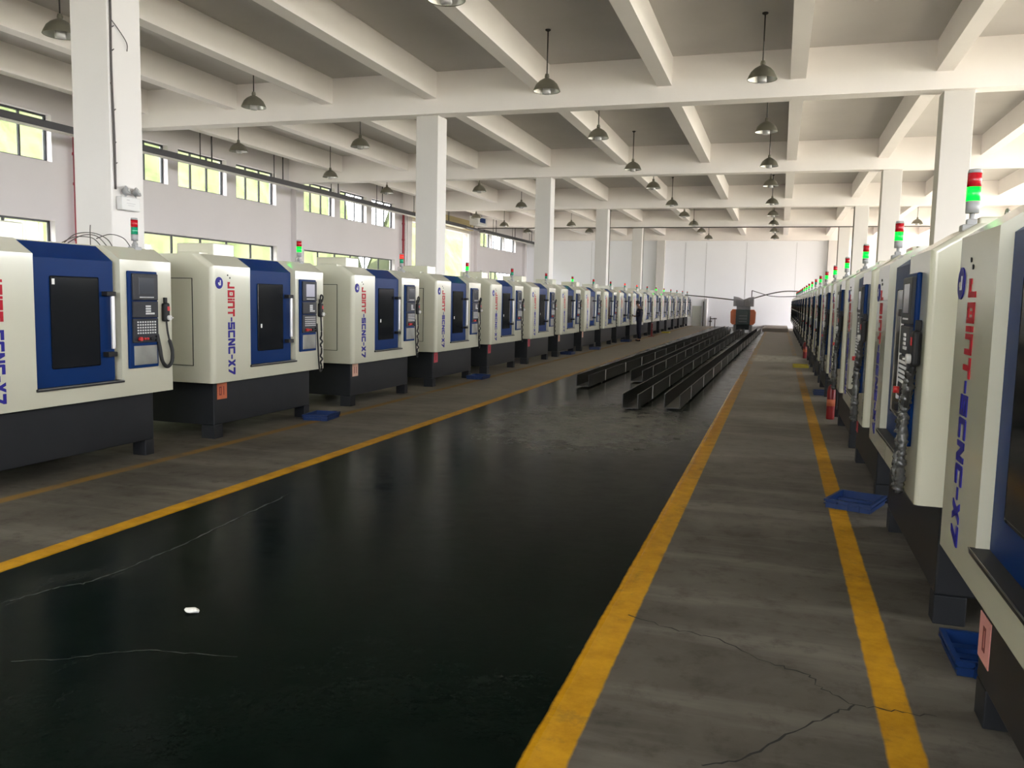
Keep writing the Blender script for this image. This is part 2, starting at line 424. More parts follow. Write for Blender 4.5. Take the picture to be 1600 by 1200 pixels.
# end wall furniture
b = B(); box(b, -5.95,-5.30, YE-0.05, YE-0.002, 0.0, 1.42, 0.01); o = struct('door_1', b, M['doorgrey'])
b = B(); box(b, -5.42,-5.37, YE-0.09, YE-0.05, 0.62, 0.78); link('door_handle', b, M['steel'], o)
b = B(); box(b, -0.95, 0.55, 53.6, YE, 0.0, 0.20, 0.01); struct('trim_1', b, M['plinth'])
# big doorway: white jambs, head, rolled shutter
b = B()
box(b, XL-0.02, XL+0.10, DOOR[1], DOOR[1]+0.30, 0, 5.75); box(b, XL-0.02, XL+0.10, DOOR[0]-0.22, DOOR[0], 0, 5.75)
box(b, XL+0.0, XL+0.12, DOOR[0]-0.22, DOOR[1]+0.30, 5.57, 5.72)
struct('door_2', b, M['jamb'])
b = B()
for i in range(6): box(b, XL+0.13, XL+0.45-0.02*(i%2), 40.4, 49.3, 5.74+0.095*i, 5.74+0.095*i+0.085)
o = link('roller_shutter', b, M['shutter']); tag(o, 'yellow ribbed shutter rolled up above the big open doorway', 'shutter')
# wide door behind the camera
b = B(); box(b, BDOOR[0]-.2, BDOOR[0], YB, YB+.1, 0, 3.8); box(b, BDOOR[1], BDOOR[1]+.2, YB, YB+.1, 0, 3.8); box(b, BDOOR[0], BDOOR[1], YB, YB+.1, 3.6, 3.8)
b.free()

# outside: yard and planted bank
b = B(); box(b, -140, 120, -110, 150, -0.6, -0.25); o = struct('ground', b, M['yard'])
b = B(); nx, ny = 26, 70; grid = []
for i in range(nx+1):
    row = []
    for j in range(ny+1):
        x = -25-46*i/nx; y = -60+190*j/ny
        v1 = y+2.0*(x+25); v2 = y+2.9*(x+25)          # two dips cut along camera sight lines to open sky behind windows
        Hh = 14.5-11.5*max(0,min(1,(v1-40)/2.0))*max(0,min(1,(54-v1)/2.0)) - 11.5*max(0,min(1,(v2-67.5)/2))
        Hh = max(2.0, Hh)
        h = Hh*min(1,(i/5.0))**0.7 + random.uniform(-.8,.8)*(1 if 0<i else 0) + 0
        row.append(b.verts.new((x+random.uniform(-.5,.5), y+random.uniform(-1,1), (h if i else -0.3))))
    grid.append(row)
for i in range(nx):
    for j in range(ny):
        f = b.faces.new((grid[i][j],grid[i+1][j],grid[i+1][j+1],grid[i][j+1])); f.smooth = True
o = struct('hillside', b, M['foliage'])

# ------------------------------------------------------------------ pipes, tray, conduits
for n, (y, lab) in enumerate([(18.72,'dark red riser pipe on the side wall between the first and second window bays'),(39.75,'dark red riser pipe beside the big bright doorway')]):
    t = empty('riser_pipe', (XL+0.16, y, 0)); tag(t, lab, 'pipe', 'red riser pipes on the windowed wall')
    b = B(); cyl(b, (0,0,0), 0.055, ZB, 'z', 14); link('pipe', b, M['redpipe'], t)
    for z in (1.5,3.0,4.5,5.3):
        b = B(); cyl(b, (0,0,z), 0.075, 0.07, 'z', 14); link('pipe_clamp', b, M['redpipe'], t)
b = B(); cyl(b, (XL+0.17, 40.02, 0), 0.05, ZB, 'z', 14); o = link('drain_pipe', b, M['jamb']); tag(o, 'white drain pipe beside the red pipe and bright doorway', 'pipe')
t = empty('cable_tray', (-17.0, 0, 5.50)); tag(t, 'long dark cable tray hung in front of the high windows', 'cable tray')
b = B(); box(b, -0.16, 0.16, YB+.05, 44.6, 0.0, 0.17, 0.01); box(b, -0.16, 0.16, 47.6, 61.4, 0.02, 0.19, 0.01); box(b, -0.13, 0.13, 44.6, 47.6, 0.06, 0.15)
link('duct', b, M['tray'], t)
b = B(); box(b, -0.13, 0.13, YB+.1, 44.6, -0.012, -0.002); box(b, -0.13, 0.13, 47.6, 61.4, 0.006, 0.016); link('underside_plate', b, M['traylid'], t)
for i in range(17):
    y = -5.5+3.95*i
    for dy, r in ((0,0.016),(0.55,0.022)):
        b = B(); top = ZL if False else ZS
        cyl(b, (-0.05, y+dy, 0.165), r, ZS-5.50-0.165, 'z', 8); link('hanger_rod', b, M['tray'], t)
t = empty('equipment_box', (-16.75, 46.2, 5.86)); tag(t, 'white box with blue screen perched on the cable tray near the doorway', 'equipment box')
b = B(); box(b, -0.25, 0.28, -0.75, 0.75, -0.08, 0.42, 0.03); link('casing', b, M['white'], t)
b = B(); box(b, 0.28, 0.30, -0.45, 0.45, 0.08, 0.34, 0.005); link('screen', b, M['blue'], t)
for yy in (-0.6,0.6):
    b = B(); cyl(b, (0,yy,0.42), 0.014, 0.65, 'z', 8); link('hanger', b, M['rod'], t)
# conduit down the first column, emergency light
b = B(); tube(b, [(-8.0,8.73,6.0),(-7.995,8.735,5.2),(-8.0,8.73,4.4),(-7.99,8.74,3.6),(-8.0,8.75,2.95)], 0.014, 6, 5)
for z, s in ((5.55,.05),(5.3,-.03),(4.9,.04),(4.62,.03),(4.2,-.04),(3.9,.035),(3.5,.03),(3.25,.04)):
    tube(b, [(-7.995,8.735,z),(-7.985,8.735+s,z+0.03)], 0.007, 5, 2)
tube(b, [(-7.995,8.735,5.0),(-7.985,8.86,4.9),(-7.98,8.98,4.78),(-7.98,8.98,4.68)], 0.006, 5, 4)
o = link('column_cable', b, M['conduit']); tag(o, 'frayed dark cable running down the nearest column', 'cable')
t = empty('emergency_light', (-8.005, 8.92, 2.70)); tag(t, 'white twin-head emergency light on the nearest column', 'emergency light')
b = B(); box(b, 0.0, 0.09, -0.16, 0.16, 0.0, 0.17, 0.012); link('battery_case', b, M['white'], t)
b = B(); box(b, 0.0905, 0.092, -0.08, -0.03, 0.125, 0.133); box(b, 0.0905, 0.092, -0.08, 0.07, 0.085, 0.090); box(b, 0.0905, 0.092, -0.06, 0.05, 0.060, 0.064); link('front_marking', b, M['greyplastic'], t)
for yy in (-0.05, 0.13):
    b = B(); R = Matrix.Translation((0.07,yy,0.245))@Matrix.Rotation(math.radians(62),4,'Y')@Matrix.Rotation(math.radians(-20),4,'X')
    lathe(b, [(0,-.05),(.035,-.05),(.062,0.01),(.062,.02),(.055,.02),(0,.012)], 16); bmesh.ops.transform(b, matrix=R, verts=b.verts[:])
    h = link('lamp_head', b, M['greyplastic'], t)
    b = B(); lathe(b, [(0,.014),(.02,.018),(.022,.03),(0,.034)], 10); bmesh.ops.transform(b, matrix=R, verts=b.verts[:]); link('lens', b, M['white'], h)
for yy in (-0.05,0.13):
    b = B(); tube(b, [(0.05,yy,0.16),(0.05,yy,0.22)], 0.012, 6, 2); link('lamp_neck', b, M['greyplastic'], t)
# conduits on farther columns and along the fifth beam
for (x,y,lab) in [(-7.99, YC+3*LB+CD-0.02, 'dark conduit on the fourth column from the camera'),(-7.99, YC+4*LB+CD-0.02, 'dark conduit on the fifth column from the camera'),
                  (2.905, YC+3*LB+0.3, 'dark conduit on the fourth column of the walkway side'),(2.905, YC+4*LB+0.2, 'dark conduit on the fifth column of the walkway side')]:
    b = B(); cyl(b, (x,y,0), 0.014, ZB, 'z', 8); o = link('conduit', b, M['conduit']); tag(o, lab, 'conduit', 'dark conduits on columns')
b = B(); cyl(b, (XL+.3, YC+4*LB-0.20, ZB-0.01), 0.028, XR_-XL-.6, 'x', 8); o = link('beam_pipe', b, M['conduit']); tag(o, 'long dark pipe along the foot of a far cross beam', 'pipe')

# ------------------------------------------------------------------ pendant lamps
def make_lamp():
    t = empty('pendant_lamp', (0,0,ZS))
    b = B(); lathe(b, [(0,0),(.055,0),(.055,-.02),(.02,-.04),(0,-.04)], 14); link('ceiling_plate', b, M['rod'], t)
    b = B(); cyl(b, (0,0,-0.9), 0.013, 0.88, 'z', 8); link('rod', b, M['rod'], t)
    b = B(); lathe(b, [(0,-.84),(.035,-.85),(.045,-.90),(.04,-.93),(.075,-.945),(.15,-.99),(.21,-1.05),(.25,-1.13),(.268,-1.175),(.272,-1.18),(.268,-1.185),(.258,-1.175)], 28)
    s = link('shade', b, M['lampmetal'], t)
    b = B(); lathe(b, [(.258,-1.176),(.238,-1.13),(.20,-1.065),(.14,-1.005),(.06,-.965),(0,-.96)], 28); link('reflector', b, M['lampinner'], s)
    b = B(); lathe(b, [(0,-1.0),(.05,-1.0),(.085,-1.05),(.085,-1.22),(.075,-1.235),(0,-1.235)], 18); link('bulb', b, M['bulb'], t)
    return t
LY = [11.3, 16.6, 21.6, 26.9, 31.4, 37.0, 41.9, 46.6, 51.3, 56.5]
ordn = ['first','second','third','fourth','fifth','sixth','seventh','eighth','ninth','tenth','eleventh','twelfth','thirteenth','fourteenth','fifteenth','sixteenth','seventeenth','eighteenth','nineteenth']
proto = make_lamp(); first = True
rows = [(-4.62,'row above the black channels',0),(-0.52,'row above the yellow walkway line',1),(-11.35,'row behind the first column line',0),(-15.3,'row close to the windowed wall',2),(6.3,'row beyond the walkway-side columns',6)]
for xr, rl, k0 in rows:
    for i, y in enumerate(LY):
        if i < k0: continue
        if xr > 5 and i not in (7,): continue
        o = proto if first else copy_tree(proto); first = False
        o.location = (xr, y, ZS)
        lab = '%s pendant lamp from the camera in the %s' % (ordn[i-k0], rl)
        if xr > 5: lab = 'lone pendant lamp seen between the walkway-side columns'
        tag(o, lab, 'lamp', 'metal dome pendant lamps')

# ------------------------------------------------------------------ machining centres
W = 2.42; D1, D2 = 0.705, 1.69; HB, HF, HT = 0.67, 1.99, 2.12; DEP = 1.82
def rounded_end(bm, profile, xa, xb, r_lo, r_hi):
    """prism along x whose front vertical/sloped edges at the ends are rounded"""
    A, Bv, fs = prism(bm, profile, 'x', xa, xb)
    for vs, r in ((A, r_lo), (Bv, r_hi)):
        if r <= 0: continue
        es = []
        for p, q in ((0,1),(1,2)):
            for e in vs[p].link_edges:
                if e.other_vert(vs[p]) is vs[q]: es.append(e)
        bmesh.ops.bevel(bm, geom=es, offset=r, segments=5, affect='EDGES', profile=0.5, clamp_overlap=True)

# block lettering: strokes in a unit cell (u along reading direction, v up), thickness t
GL = {
 'J': [((0,.72),(0.0,1.0),.0)],
}
def stroke_set(ch):
    t = .24
    H = lambda v0,u0,u1: (u0,u1,v0,v0+t)       # horizontal bar
    V = lambda u0,v0,v1: (u0,u0+t*1.15,v0,v1)  # vertical bar
    w = 1.0; e = w-t*1.15
    R = {
     'J': [V(.62,0,1.0),H(0,.1,.9),V(.0,.0,.34)],
     'O': [H(0,0,w),H(1-t,0,w),V(0,0,1),V(e,0,1),(.42,.58,.45,.55)],
     'i': [V(.0,0,.68),V(.0,.78,1.0)],
     'n': [V(0,0,1),H(1-t,0,w),V(e,0,1)],
     'T': [H(1-t,0,w),V(.36,0,1)],
     '-': [(0.0,.6,.42,.60)],
     'S': [H(0,0,w),H(.38,0,w),H(1-t,0,w),V(0,.5,1),V(e,0,.5)],
     'C': [H(0,0.05,w),H(1-t,0.05,w),V(0,0.06,.94)],
     'N': [V(0,0,1),V(e,0,1)],
     'X': [], '7': [H(1-t,0,w)],
    }[ch]
    quads = [[(a,c),(b_,c),(b_,d),(a,d)] for a,b_,c,d in R]
    if ch == 'N': quads.append([(.0,1),(.34,1),(1.0,0),(.66,0)])
    if ch == 'X': quads += [[(0,1),(.33,1),(1.0,0),(.67,0)],[(.67,1),(1.0,1),(.33,0),(0,0)]]
    if ch == '7': quads.append([(.66,.80),(1.0,.80),(.50,0),(.16,0)])
    return quads
def lettering_bm(lx, z_top, cap, full):
    bm = B(); z = z_top
    wd = {'i':.24,'-':.55}
    def put(ch, mi, wsc=0.083):
        nonlocal z
        for q in (stroke_set(ch) if mi == full else ()):
            vs = []
            for dy in (-0.004, 0.0005):
                vs.append([bm.verts.new((lx-cap/2+v*cap, dy, z-u*wsc)) for u, v in q])
            n = len(q)
            fs = [bm.faces.new(vs[0]), bm.faces.new(vs[1][::-1])]+[bm.faces.new((vs[0][i],vs[1][i],vs[1][(i+1)%n],vs[0][(i+1)%n])) for i in range(n)]
        z -= wsc*wd.get(ch,1.0)+0.0105
    for ch in 'JOinT': put(ch, 0)
    for ch in '-SCNC-X7': put(ch, 1)
    return bm

ROW_P = None
def make_machine(detail=True):
    t = empty('machining_center', (0,0,0))
    # enclosure
    bm = B()
    prof = [(0,HB),(0,HF),(.20,HT),(DEP,HT),(DEP,HB)]
    rounded_end(bm, prof, 0, D1, 0.055, 0)
    rounded_end(bm, prof, D2, W, 0, 0.03)
    prism(bm, [(0,HB),(0,.825),(.085,.825),(.085,1.97),(.285,HT),(DEP,HT),(DEP,HB)], 'x', D1, D2)
    hood = link('enclosure', bm, M['cream'], t)
    # base and legs
    bm = B(); box(bm, .20, W-.14, .15, DEP-.06, .16, HB, 0.012); link('base', bm, M['charcoal'], t)
    for (x0,x1,y0,y1) in ((.20,.36,.15,.33),(W-.27,W-.14,.15,.31),(.20,.36,DEP-.3,DEP-.08),(W-.27,W-.14,DEP-.3,DEP-.08)):
        bm = B(); box(bm, x0, x1, y0, y1, 0.0, .16, 0.006); link('leg', bm, M['charcoal'], t)
    # sliding door
    bm = B(); prism(bm, [(.045,.835),(.045,1.965),(.235,2.108),(.26,2.095),(.075,1.95),(.075,.835)], 'x', D1+.006, D2-.045)
    door = link('door', bm, M['blue'], t)
    bm = B(); box(bm, .91, 1.46, .034, .046, .99, 1.81, 0.012); link('door_window', bm, M['paneglass'], door)
    h = B(); box(h, 1.565, 1.60, -.018, .008, 1.14, 1.66, .006)
    hd = link('door_handle', h, M['alu'], door)
    for z in (1.09,1.66):
        h = B(); box(h, 1.50, 1.612, -.026, .046, z-.022, z+.022, 0.006); link('handle_bracket', h, M['black'], hd)
    bm = B(); box(bm, D1-.012, D2+.012, -.020, .07, .810, .834, 0.004); link('door_sill', bm, M['rubber'], t)
    bm = B(); box(bm, D1-.008, D2+.008, -.0225, -.0195, .828, .835); link('sill_strip', bm, M['steel'], t)
    # badge and lettering
    bm = B(); cyl(bm, (.118,-.005,1.80), .066, .0055, 'y', 28); bd = link('badge', bm, M['letterblue'], t)
    bm = B(); box(bm, .128,.143,-.0075,-.0045,1.775,1.830); box(bm, .108,.141,-.0075,-.0045,1.772,1.786); cyl(bm,(.108,-.0075,1.795),.012,.003,'y',10); link('badge_mark', bm, M['white'], bd)
    link('red_lettering', lettering_bm(.335, 1.815, .125, 0), M['letterred'], t)
    link('blue_lettering', lettering_bm(.335, 1.815, .125, 1), M['letterblue'], t)
    for (dx,dz) in ((-0.06,.075),(-.02,.045)):
        bm = B(); cyl(bm, (.335+dx, -0.004, 1.815+dz), 0.010, 0.0045, 'y', 10); link('plug', bm, M['black'], t)
    # control panel
    bm = B(); box(bm, 1.77, 2.17, -.026, .005, .935, 1.885, 0.012, seg=3); cp = link('control_panel', bm, M['blue'], t)
    bm = B(); box(bm, 1.808, 2.155, -.046, -.015, 1.60, 1.862, 0.008)
    link('screen_unit', bm, M['panelgrey'], cp)
    bm = B(); box(bm, 1.808, 2.155, -.044, -.015, 1.43, 1.592, 0.006); link('key_panel', bm, M['panelgrey'], cp)
    bm = B(); box(bm, 1.805, 2.155, -.042, -.015, 1.185, 1.422, 0.006)
    link('button_panel', bm, M['panelgrey'], cp)
    bm = B(); box(bm, 1.885, 2.095, -.0485, -.044, 1.66, 1.825, 0.003); link('screen', bm, M['screen'], cp)
    if detail:
        bm = B()
        for i in range(9): box(bm, 1.895+i*.022, 1.911+i*.022, -.049, -.045, 1.626, 1.636)
        link('soft_keys', bm, M['key'], cp); bm = B()
        for r in range(4):
            for c in range(3 if r<3 else 5): box(bm, 1.975+c*.025, 1.994+c*.025, -.049, -.043, 1.462+(3-r)*.024, 1.479+(3-r)*.024)
        link('number_keys', bm, M['key'], cp); bm = B()
        for r in range(5):
            for c in range(8): box(bm, 1.858+c*.034, 1.874+c*.034, -.048, -.041, 1.272+r*.027, 1.287+r*.027)
        link('mode_keys', bm, M['key'], cp)
        bm = B(); cyl(bm, (1.885,-.072,1.222), .020, .032, 'y', 16); link('emergency_stop', bm, M['redplastic'], cp)
        for x in (1.95,1.99):
            bm = B(); cyl(bm, (x,-.058,1.222), .012, .018, 'y', 12); link('push_button', bm, M['redplastic'], cp)
        for (x,z,rr) in ((2.05,1.222,.02),(2.115,1.24,.012),(2.115,1.205,.012)):
            bm = B(); cyl(bm, (x,-.060,z), rr, .020, 'y', 12); link('selector_switch', bm, M['black'], cp)
    bm = B(); box(bm, 1.825, 2.145, -.031, -.020, .965, 1.155, 0.003); link('cover_plate', bm, M['steel'], cp)
    # signal tower
    tw = B(); box(tw, 2.10, 2.19, .17, .27, 2.095, 2.135, 0.008); cyl(tw, (2.145,.22,2.13), .013, .07, 'z', 10); box(tw, 2.125,2.165,.195,.245,2.13,2.165,.006); cyl(tw, (2.145,.22,2.195), .033, .062, 'z', 16, 0.034)
    tw = link('signal_tower', tw, M['greyplastic'], t)
    bm = B(); cyl(bm, (2.145,.22,2.257), .034, .072, 'z', 18); link('green_lens', bm, M['greenlens'], tw)
    bm = B(); cyl(bm, (2.145,.22,2.329), .034, .072, 'z', 18); link('red_lens', bm, M['redlens'], tw)
    bm = B(); cyl(bm, (2.145,.22,2.401), .035, .02, 'z', 18, .03); link('tower_cap', bm, M['greyplastic'], tw)
    # roof box, eye, side panel
    bm = B(); box(bm, .66, 1.06, .47, 1.0, HT-.005, 2.28, 0.012); box(bm, .50,.66,.55,.85,HT-.005,2.165,.006); link('roof_box', bm, M['cream'], t)
    bm = B(); 
    for i in range(16):
        a0, a1 = 2*PI*i/16, 2*PI*(i+1)/16
        tube(bm, [(2.30+.032*math.cos(a0), .35, 2.165+.032*math.sin(a0)), (2.30+.032*math.cos(a1), .35, 2.165+.032*math.sin(a1))], .007, 6, 1, smooth=False)
    cyl(bm, (2.30,.35,2.11), .010, .03, 'z', 8)
    link('lifting_eye', bm, M['eyering'], t)
    for xs in (-.006, W+.001):
        bm = B(); box(bm, xs, xs+.005, .27, 1.5, .87, 1.84); sp = link('side_panel', bm, M['cream'], t)
        xs = -.008 if xs < 0 else W-.001; bm = B()
        box(bm, xs, xs+.009, .262, 1.508, 1.84, 1.848); box(bm, xs, xs+.009, .262,.268,.862,1.848); box(bm, xs, xs+.009,.262,1.508,.862,.868)
        link('panel_seam', bm, M['charcoal'], sp)
    return t

def pendant(t, kind):
    """hand wheel box with its cable"""
    x = 2.285; bm = B(); box(bm, x-.042, x+.042, -.050, -.002, 1.385, 1.575, 0.018, seg=3); box(bm, x-.016, x+.016, -.035,-.005,1.575,1.63,.004)
    hw = link('handwheel_box', bm, M['black'], t)
    bm = B(); cyl(bm, (x+.012,-.072,1.425), .026, .024, 'y', 16); cyl(bm, (x+.03,-.090,1.425), .006, .02, 'y', 8); link('knob', bm, M['white'], hw)
    bm = B(); box(bm, x-.005, x+.03, -.054,-.049,1.495,1.54,.002); link('dial_window', bm, M['redplastic'], hw)
    bm = B()
    if kind == 'loop':
        tube(bm, [(x,-.03,1.39),(x+.01,-.035,1.28),(x+.03,-.04,1.19),(x+.06,-.045,1.08),(x+.05,-.045,.97),(x-.02,-.045,.925),(x-.09,-.045,.99),(x-.115,-.04,1.12),(x-.13,-.02,1.26)], lambda u: .010 if u<.25 else .019, 8, 8)
    elif kind == 'hang':
        pts = [(x,-.03,1.39),(x+.006,-.035,1.2)]
        for i in range(14): pts.append((x+.004+(.012 if i%2 else -.012), -.035+(.008 if i%3 else -.008), 1.17-i*.04))
        tube(bm, pts, .013, 6, 3)
        tube(bm, [(x-.09,-.02,1.30),(x-.085,-.03,1.05),(x-.07,-.035,.80),(x-.04,-.035,.655),(x-.005,-.035,.65)], .012, 6, 6)
        tube(bm, [(x-.02,-.03,1.57),(x-.03,-.045,1.68),(x+.02,-.05,1.66),(x+.015,-.03,1.58)], .012, 6, 5)
    else:
        tube(bm, [(x,-.03,1.39),(x-.03,-.04,1.28),(x-.07,-.045,1.16)], .014, 8, 5)
    link('cable', bm, M['rubber'], hw)
    if kind == 'wrap':
        rnd = random.Random(3)
        bm = B(); tube(bm, [(x-.02,-.04,1.36),(x-.06,-.045,1.24),(x-.11,-.05,1.10),(x-.15,-.05,.95),(x-.16,-.05,.80),(x-.14,-.05,.70)], lambda u: .026+rnd.uniform(-.007,.009), 9, 14)
        tube(bm, [(x-.10,-.045,1.12),(x-.06,-.05,.95),(x-.05,-.05,.82),(x-.09,-.05,.69)], lambda u: .022+rnd.uniform(-.006,.008), 9, 14)
        for v in bm.verts: v.co += Vector((rnd.uniform(-.005,.005),rnd.uniform(-.005,.005),rnd.uniform(-.008,.008)))
        link('plastic_wrap', bm, M['wrap'], hw)

def paper_tag(t, mt, digits, dz=0.0):
    bm = B(); box(bm, .255, .435, .1455, .1495, .455, .645); p = link('paper_tag', bm, M[mt], t)
    bm = B(); n = len(digits); w = .045
    for i, d in enumerate(digits):
        x0 = .345-(n*w+(n-1)*.018)/2+i*(w+.018)
        if d == '0':
            for (a,b_,c,e) in ((x0,x0+w,.588,.602),(x0,x0+w,.50,.514),(x0,x0+.013,.514,.588),(x0+w-.013,x0+w,.514,.588)): box(bm, a,b_,.1440,.1458,c,e)
        else: box(bm, x0+w*.35,x0+w*.65,.1440,.1458,.50,.602)
    q = link('tag_number', bm, M['tagink'], p)
    p.location.z = dz; p.location.x = -.05 if dz else 0

def set_lights(t, green, red):
    tw = [c for c in t.children if c.name.startswith('signal_tower')][0]
    for c in tw.children:
        key = 'green' if c.name.startswith('green') else 'red' if c.name.startswith('red') else None
        if key and (green if key=='green' else red):
            for s in c.material_slots: s.link = 'OBJECT'; s.material = M[key+'lit']

left_x0 = [4.92, 7.99, 11.25, 14.45, 17.56]+[17.56+3.14*k for k in range(1,14)]
left_state = [(0,0),(1,0),(0,1),(1,0),(0,0),(0,0),(1,0),(0,0),(0,0),(0,1),(0,1),(0,0),(1,0),(1,0),(0,0),(0,0),(0,0),(0,0)]
right_far = [4.06]+[7.17+2.92*k for k in range(18)]
right_state = [(1,0)]*8+[(0,0)]+[(1,0)]*4+[(0,0)]*6
protoN = make_machine(True)
protoF = make_machine(False)
usedN = usedF = False
def st_words(s): return 'with green signal lit' if s[0] else 'with red signal lit' if s[1] else 'with signal unlit'
for row in ('left','right'):
    for i in range(18 if row=='left' else 19):
        near = i < 9
        if near: t = protoN if not usedN else copy_tree(protoN); 
        else: t = protoF if not usedF else copy_tree(protoF)
        # attach individual parts only after copying: handled below
        t['_'] = 1; del t['_']
        if near: usedN = True
        else: usedF = True
        if row=='left': t.location = (-6.02, left_x0[i], 0); t.rotation_euler = (0,0,PI/2); s = left_state[i]
        else: t.location = (0.72, right_far[i], 0); t.rotation_euler = (0,0,-PI/2); s = right_state[i]
        where = 'in the windowed-wall row' if row=='left' else 'in the grey-walkway row'
        if i == 17 and row=='left' or i == 18: nm = 'very last cream and blue machining centre'
        else: nm = '%s cream and blue machining centre from the camera' % ordn[i] if i else 'nearest cream and blue machining centre'
        tag(t, '%s %s, %s' % (nm, where, st_words(s)[5:]), 'machine', 'machining centres '+where)
        t['row'] = row; t['idx'] = i
machines = [o for o in COL.objects if o.name.startswith('machining_center')]
for t in machines:
    row, i = t['row'], t['idx']; del t['row']; del t['idx']
    set_lights(t, *(left_state[i] if row=='left' else right_state[i]))
    pendant(t, 'loop' if (row=='left' and i==0) else 'wrap' if (row=='right' and i<5) else 'hang')
    if row=='left':
        k = {1:('tagorange','01'),2:('tagpeach','11'),3:('tagred','0'),4:('tagred','0'),5:('tagred','1'),6:('tagpeach','1'),7:('tagpeach','1')}.get(i)
    else: k = {0:('tagpink','0',-.20),2:('tagred','0',-.12)}.get(i)
    if k: paper_tag(t, *k)
    if row=='left' and i < 6:
        dr = [c for c in t.children if c.name.split('.')[0]=='door'][0]
        bm = B(); z0, h_ = (1.735,.05) if i==0 else (1.27,.05); x0 = .925 if i==0 else .965
        box(bm, x0, x0+.03, .0325, .0339, z0, z0+h_); link('sticker', bm, M['paper'], dr)
    if row=='left' and i == 1:
        cpn = [c for c in t.children if c.name.startswith('control_panel')][0]
        for c in cpn.children:
            if c.name.split('.')[0]=='screen':
                for sl in c.material_slots: sl.link = 'OBJECT'; sl.material = M['screenlit']

# loose wires on the roof of the nearest machine
t = empty('loose_wires', (-6.35, 6.75, HT+.012)); tag(t, 'thin loose wires looping above the nearest windowed-wall machine', 'wires')
for n, pts in enumerate([[(-.1,-.36,.0),(-.1,-.22,.09),(-.1,.0,.115),(-.1,.17,.07),(-.1,.24,0)],[(-.15,-.34,0),(-.15,-.18,.065),(-.15,.03,.07),(-.15,.14,0)],[(-.12,-.30,0),(-.12,-.12,.085),(-.12,.06,.09),(-.12,.19,0)],[(-.05,-.02,0.06),(-.05,.16,.115),(-.05,.34,.09),(-.05,.44,0)],[(-.2,.06,0),(-.2,.06,.14),(-.2,.065,.20)]]):
    b = B(); tube(b, pts, .0045, 6, 6); link('wire', b, M['conduit'], t)

# ------------------------------------------------------------------ black channels on the floor
chs = [(-3.55,15.85,-3.05,54.0,'black steel channel on the floor next to the long yellow line, set apart'),
       (-2.76,17.4,-2.72,49.5,'black steel channel with its near end tucked behind its neighbours'),
       (-2.14,12.95,-1.95,49.3,'black steel channel whose end reaches nearest the camera'),
       (-1.53,13.25,-1.10,52.0,'black steel channel nearest the yellow walkway line')]
for (x0,y0,x1,y1,lab) in chs:
    Ln = math.hypot(x1-x0,y1-y0); t = empty('steel_channel', (x0,y0,0), math.atan2(y1-y0,x1-x0)-PI/2); tag(t, lab, 'channel', 'black steel channels lying in the aisle')
    w, h, th = .125, .225, .012
    b = B(); prism(b, [(-w,.03),(w,.03),(w,.03+h),(w-th,.03+h),(w-th,.03+th),(-w+th,.03+th),(-w+th,.03+h),(-w,.03+h)], 'y', 0, Ln); link('trough', b, M['channel'], t)
    yy = 1.2
    while yy < Ln:
        b = B(); box(b, -w+.02, w-.02, yy, yy+.12, 0, .03); link('support_foot', b, M['channel'], t); yy += 3.2
    yy = 1.5
    while yy < Ln-1:
        b = B(); box(b, w, w+.006, yy, yy+.05, .03, .03+h); link('joint_strip', b, M['joint'], t); yy += 2.25

# ------------------------------------------------------------------ orange hopper machine
t = empty('hopper_machine', (-2.0, 50.6, 0)); tag(t, 'orange sided machine with grey winged hopper, standing among the channels', 'machine')
b = B(); box(b, -.48,.48,0,1.0,.42,1.32,.04); box(b, -.3,.3,-.06,0,.5,1.2,.02); link('body', b, M['darkgreen'], t)
for z in (.62,.78,.95):
    b = B(); box(b, -.22,.22,-.075,-.06,z,z+.02); link('front_rail', b, M['greysteel'], t)
for s in (-1,1):
    b = B(); prism(b, [(s*.40,.45),(s*.58,.45),(s*.68,.56),(s*.70,1.18),(s*.60,1.32),(s*.40,1.32)] if s>0 else [(s*.40,.45),(s*.40,1.32),(s*.60,1.32),(s*.70,1.18),(s*.68,.56),(s*.58,.45)], 'y', -.08, .95); link('side_cover', b, M['orange'], t)
for s in (-1,1):
    b = B(); box(b, s*.44-.08, s*.44+.08, 0.05, .9, 0, .42, .01); link('leg', b, M['greysteel'], t)
b = B(); box(b, -.4,.4,.1,.85,.15,.42,.01); link('under_frame', b, M['charcoal'], t)
b = B(); prism(b, [(-.38,1.32),(.38,1.32),(.38,1.52),(-.38,1.52)], 'y', .1,.8)
for s in (-1,1):
    q = [(0,1.50),(s*.56,1.50),(s*.56,2.07),(s*.30,2.02),(0,1.88)]
    A_, B_, _ = prism(b, q if s>0 else q[::-1], 'y', -.02,.9)
    for v in A_+B_: v.co.y += -.12*abs(v.co.x)/.56 if v in A_ else 0
link('hopper', b, M['greysteel'], t)
b = B()
for i in range(-5,6): box(b, i*.1-.006,i*.1+.006,-.15,-.10-.0*i,1.52,1.86+abs(i)*.03)
link('hopper_rib', b, M['greysteel'], t)
b = B(); box(b, .40,.45,.3,.4,2.0,2.42,.004); link('cable_mast', b, M['rod'], t)
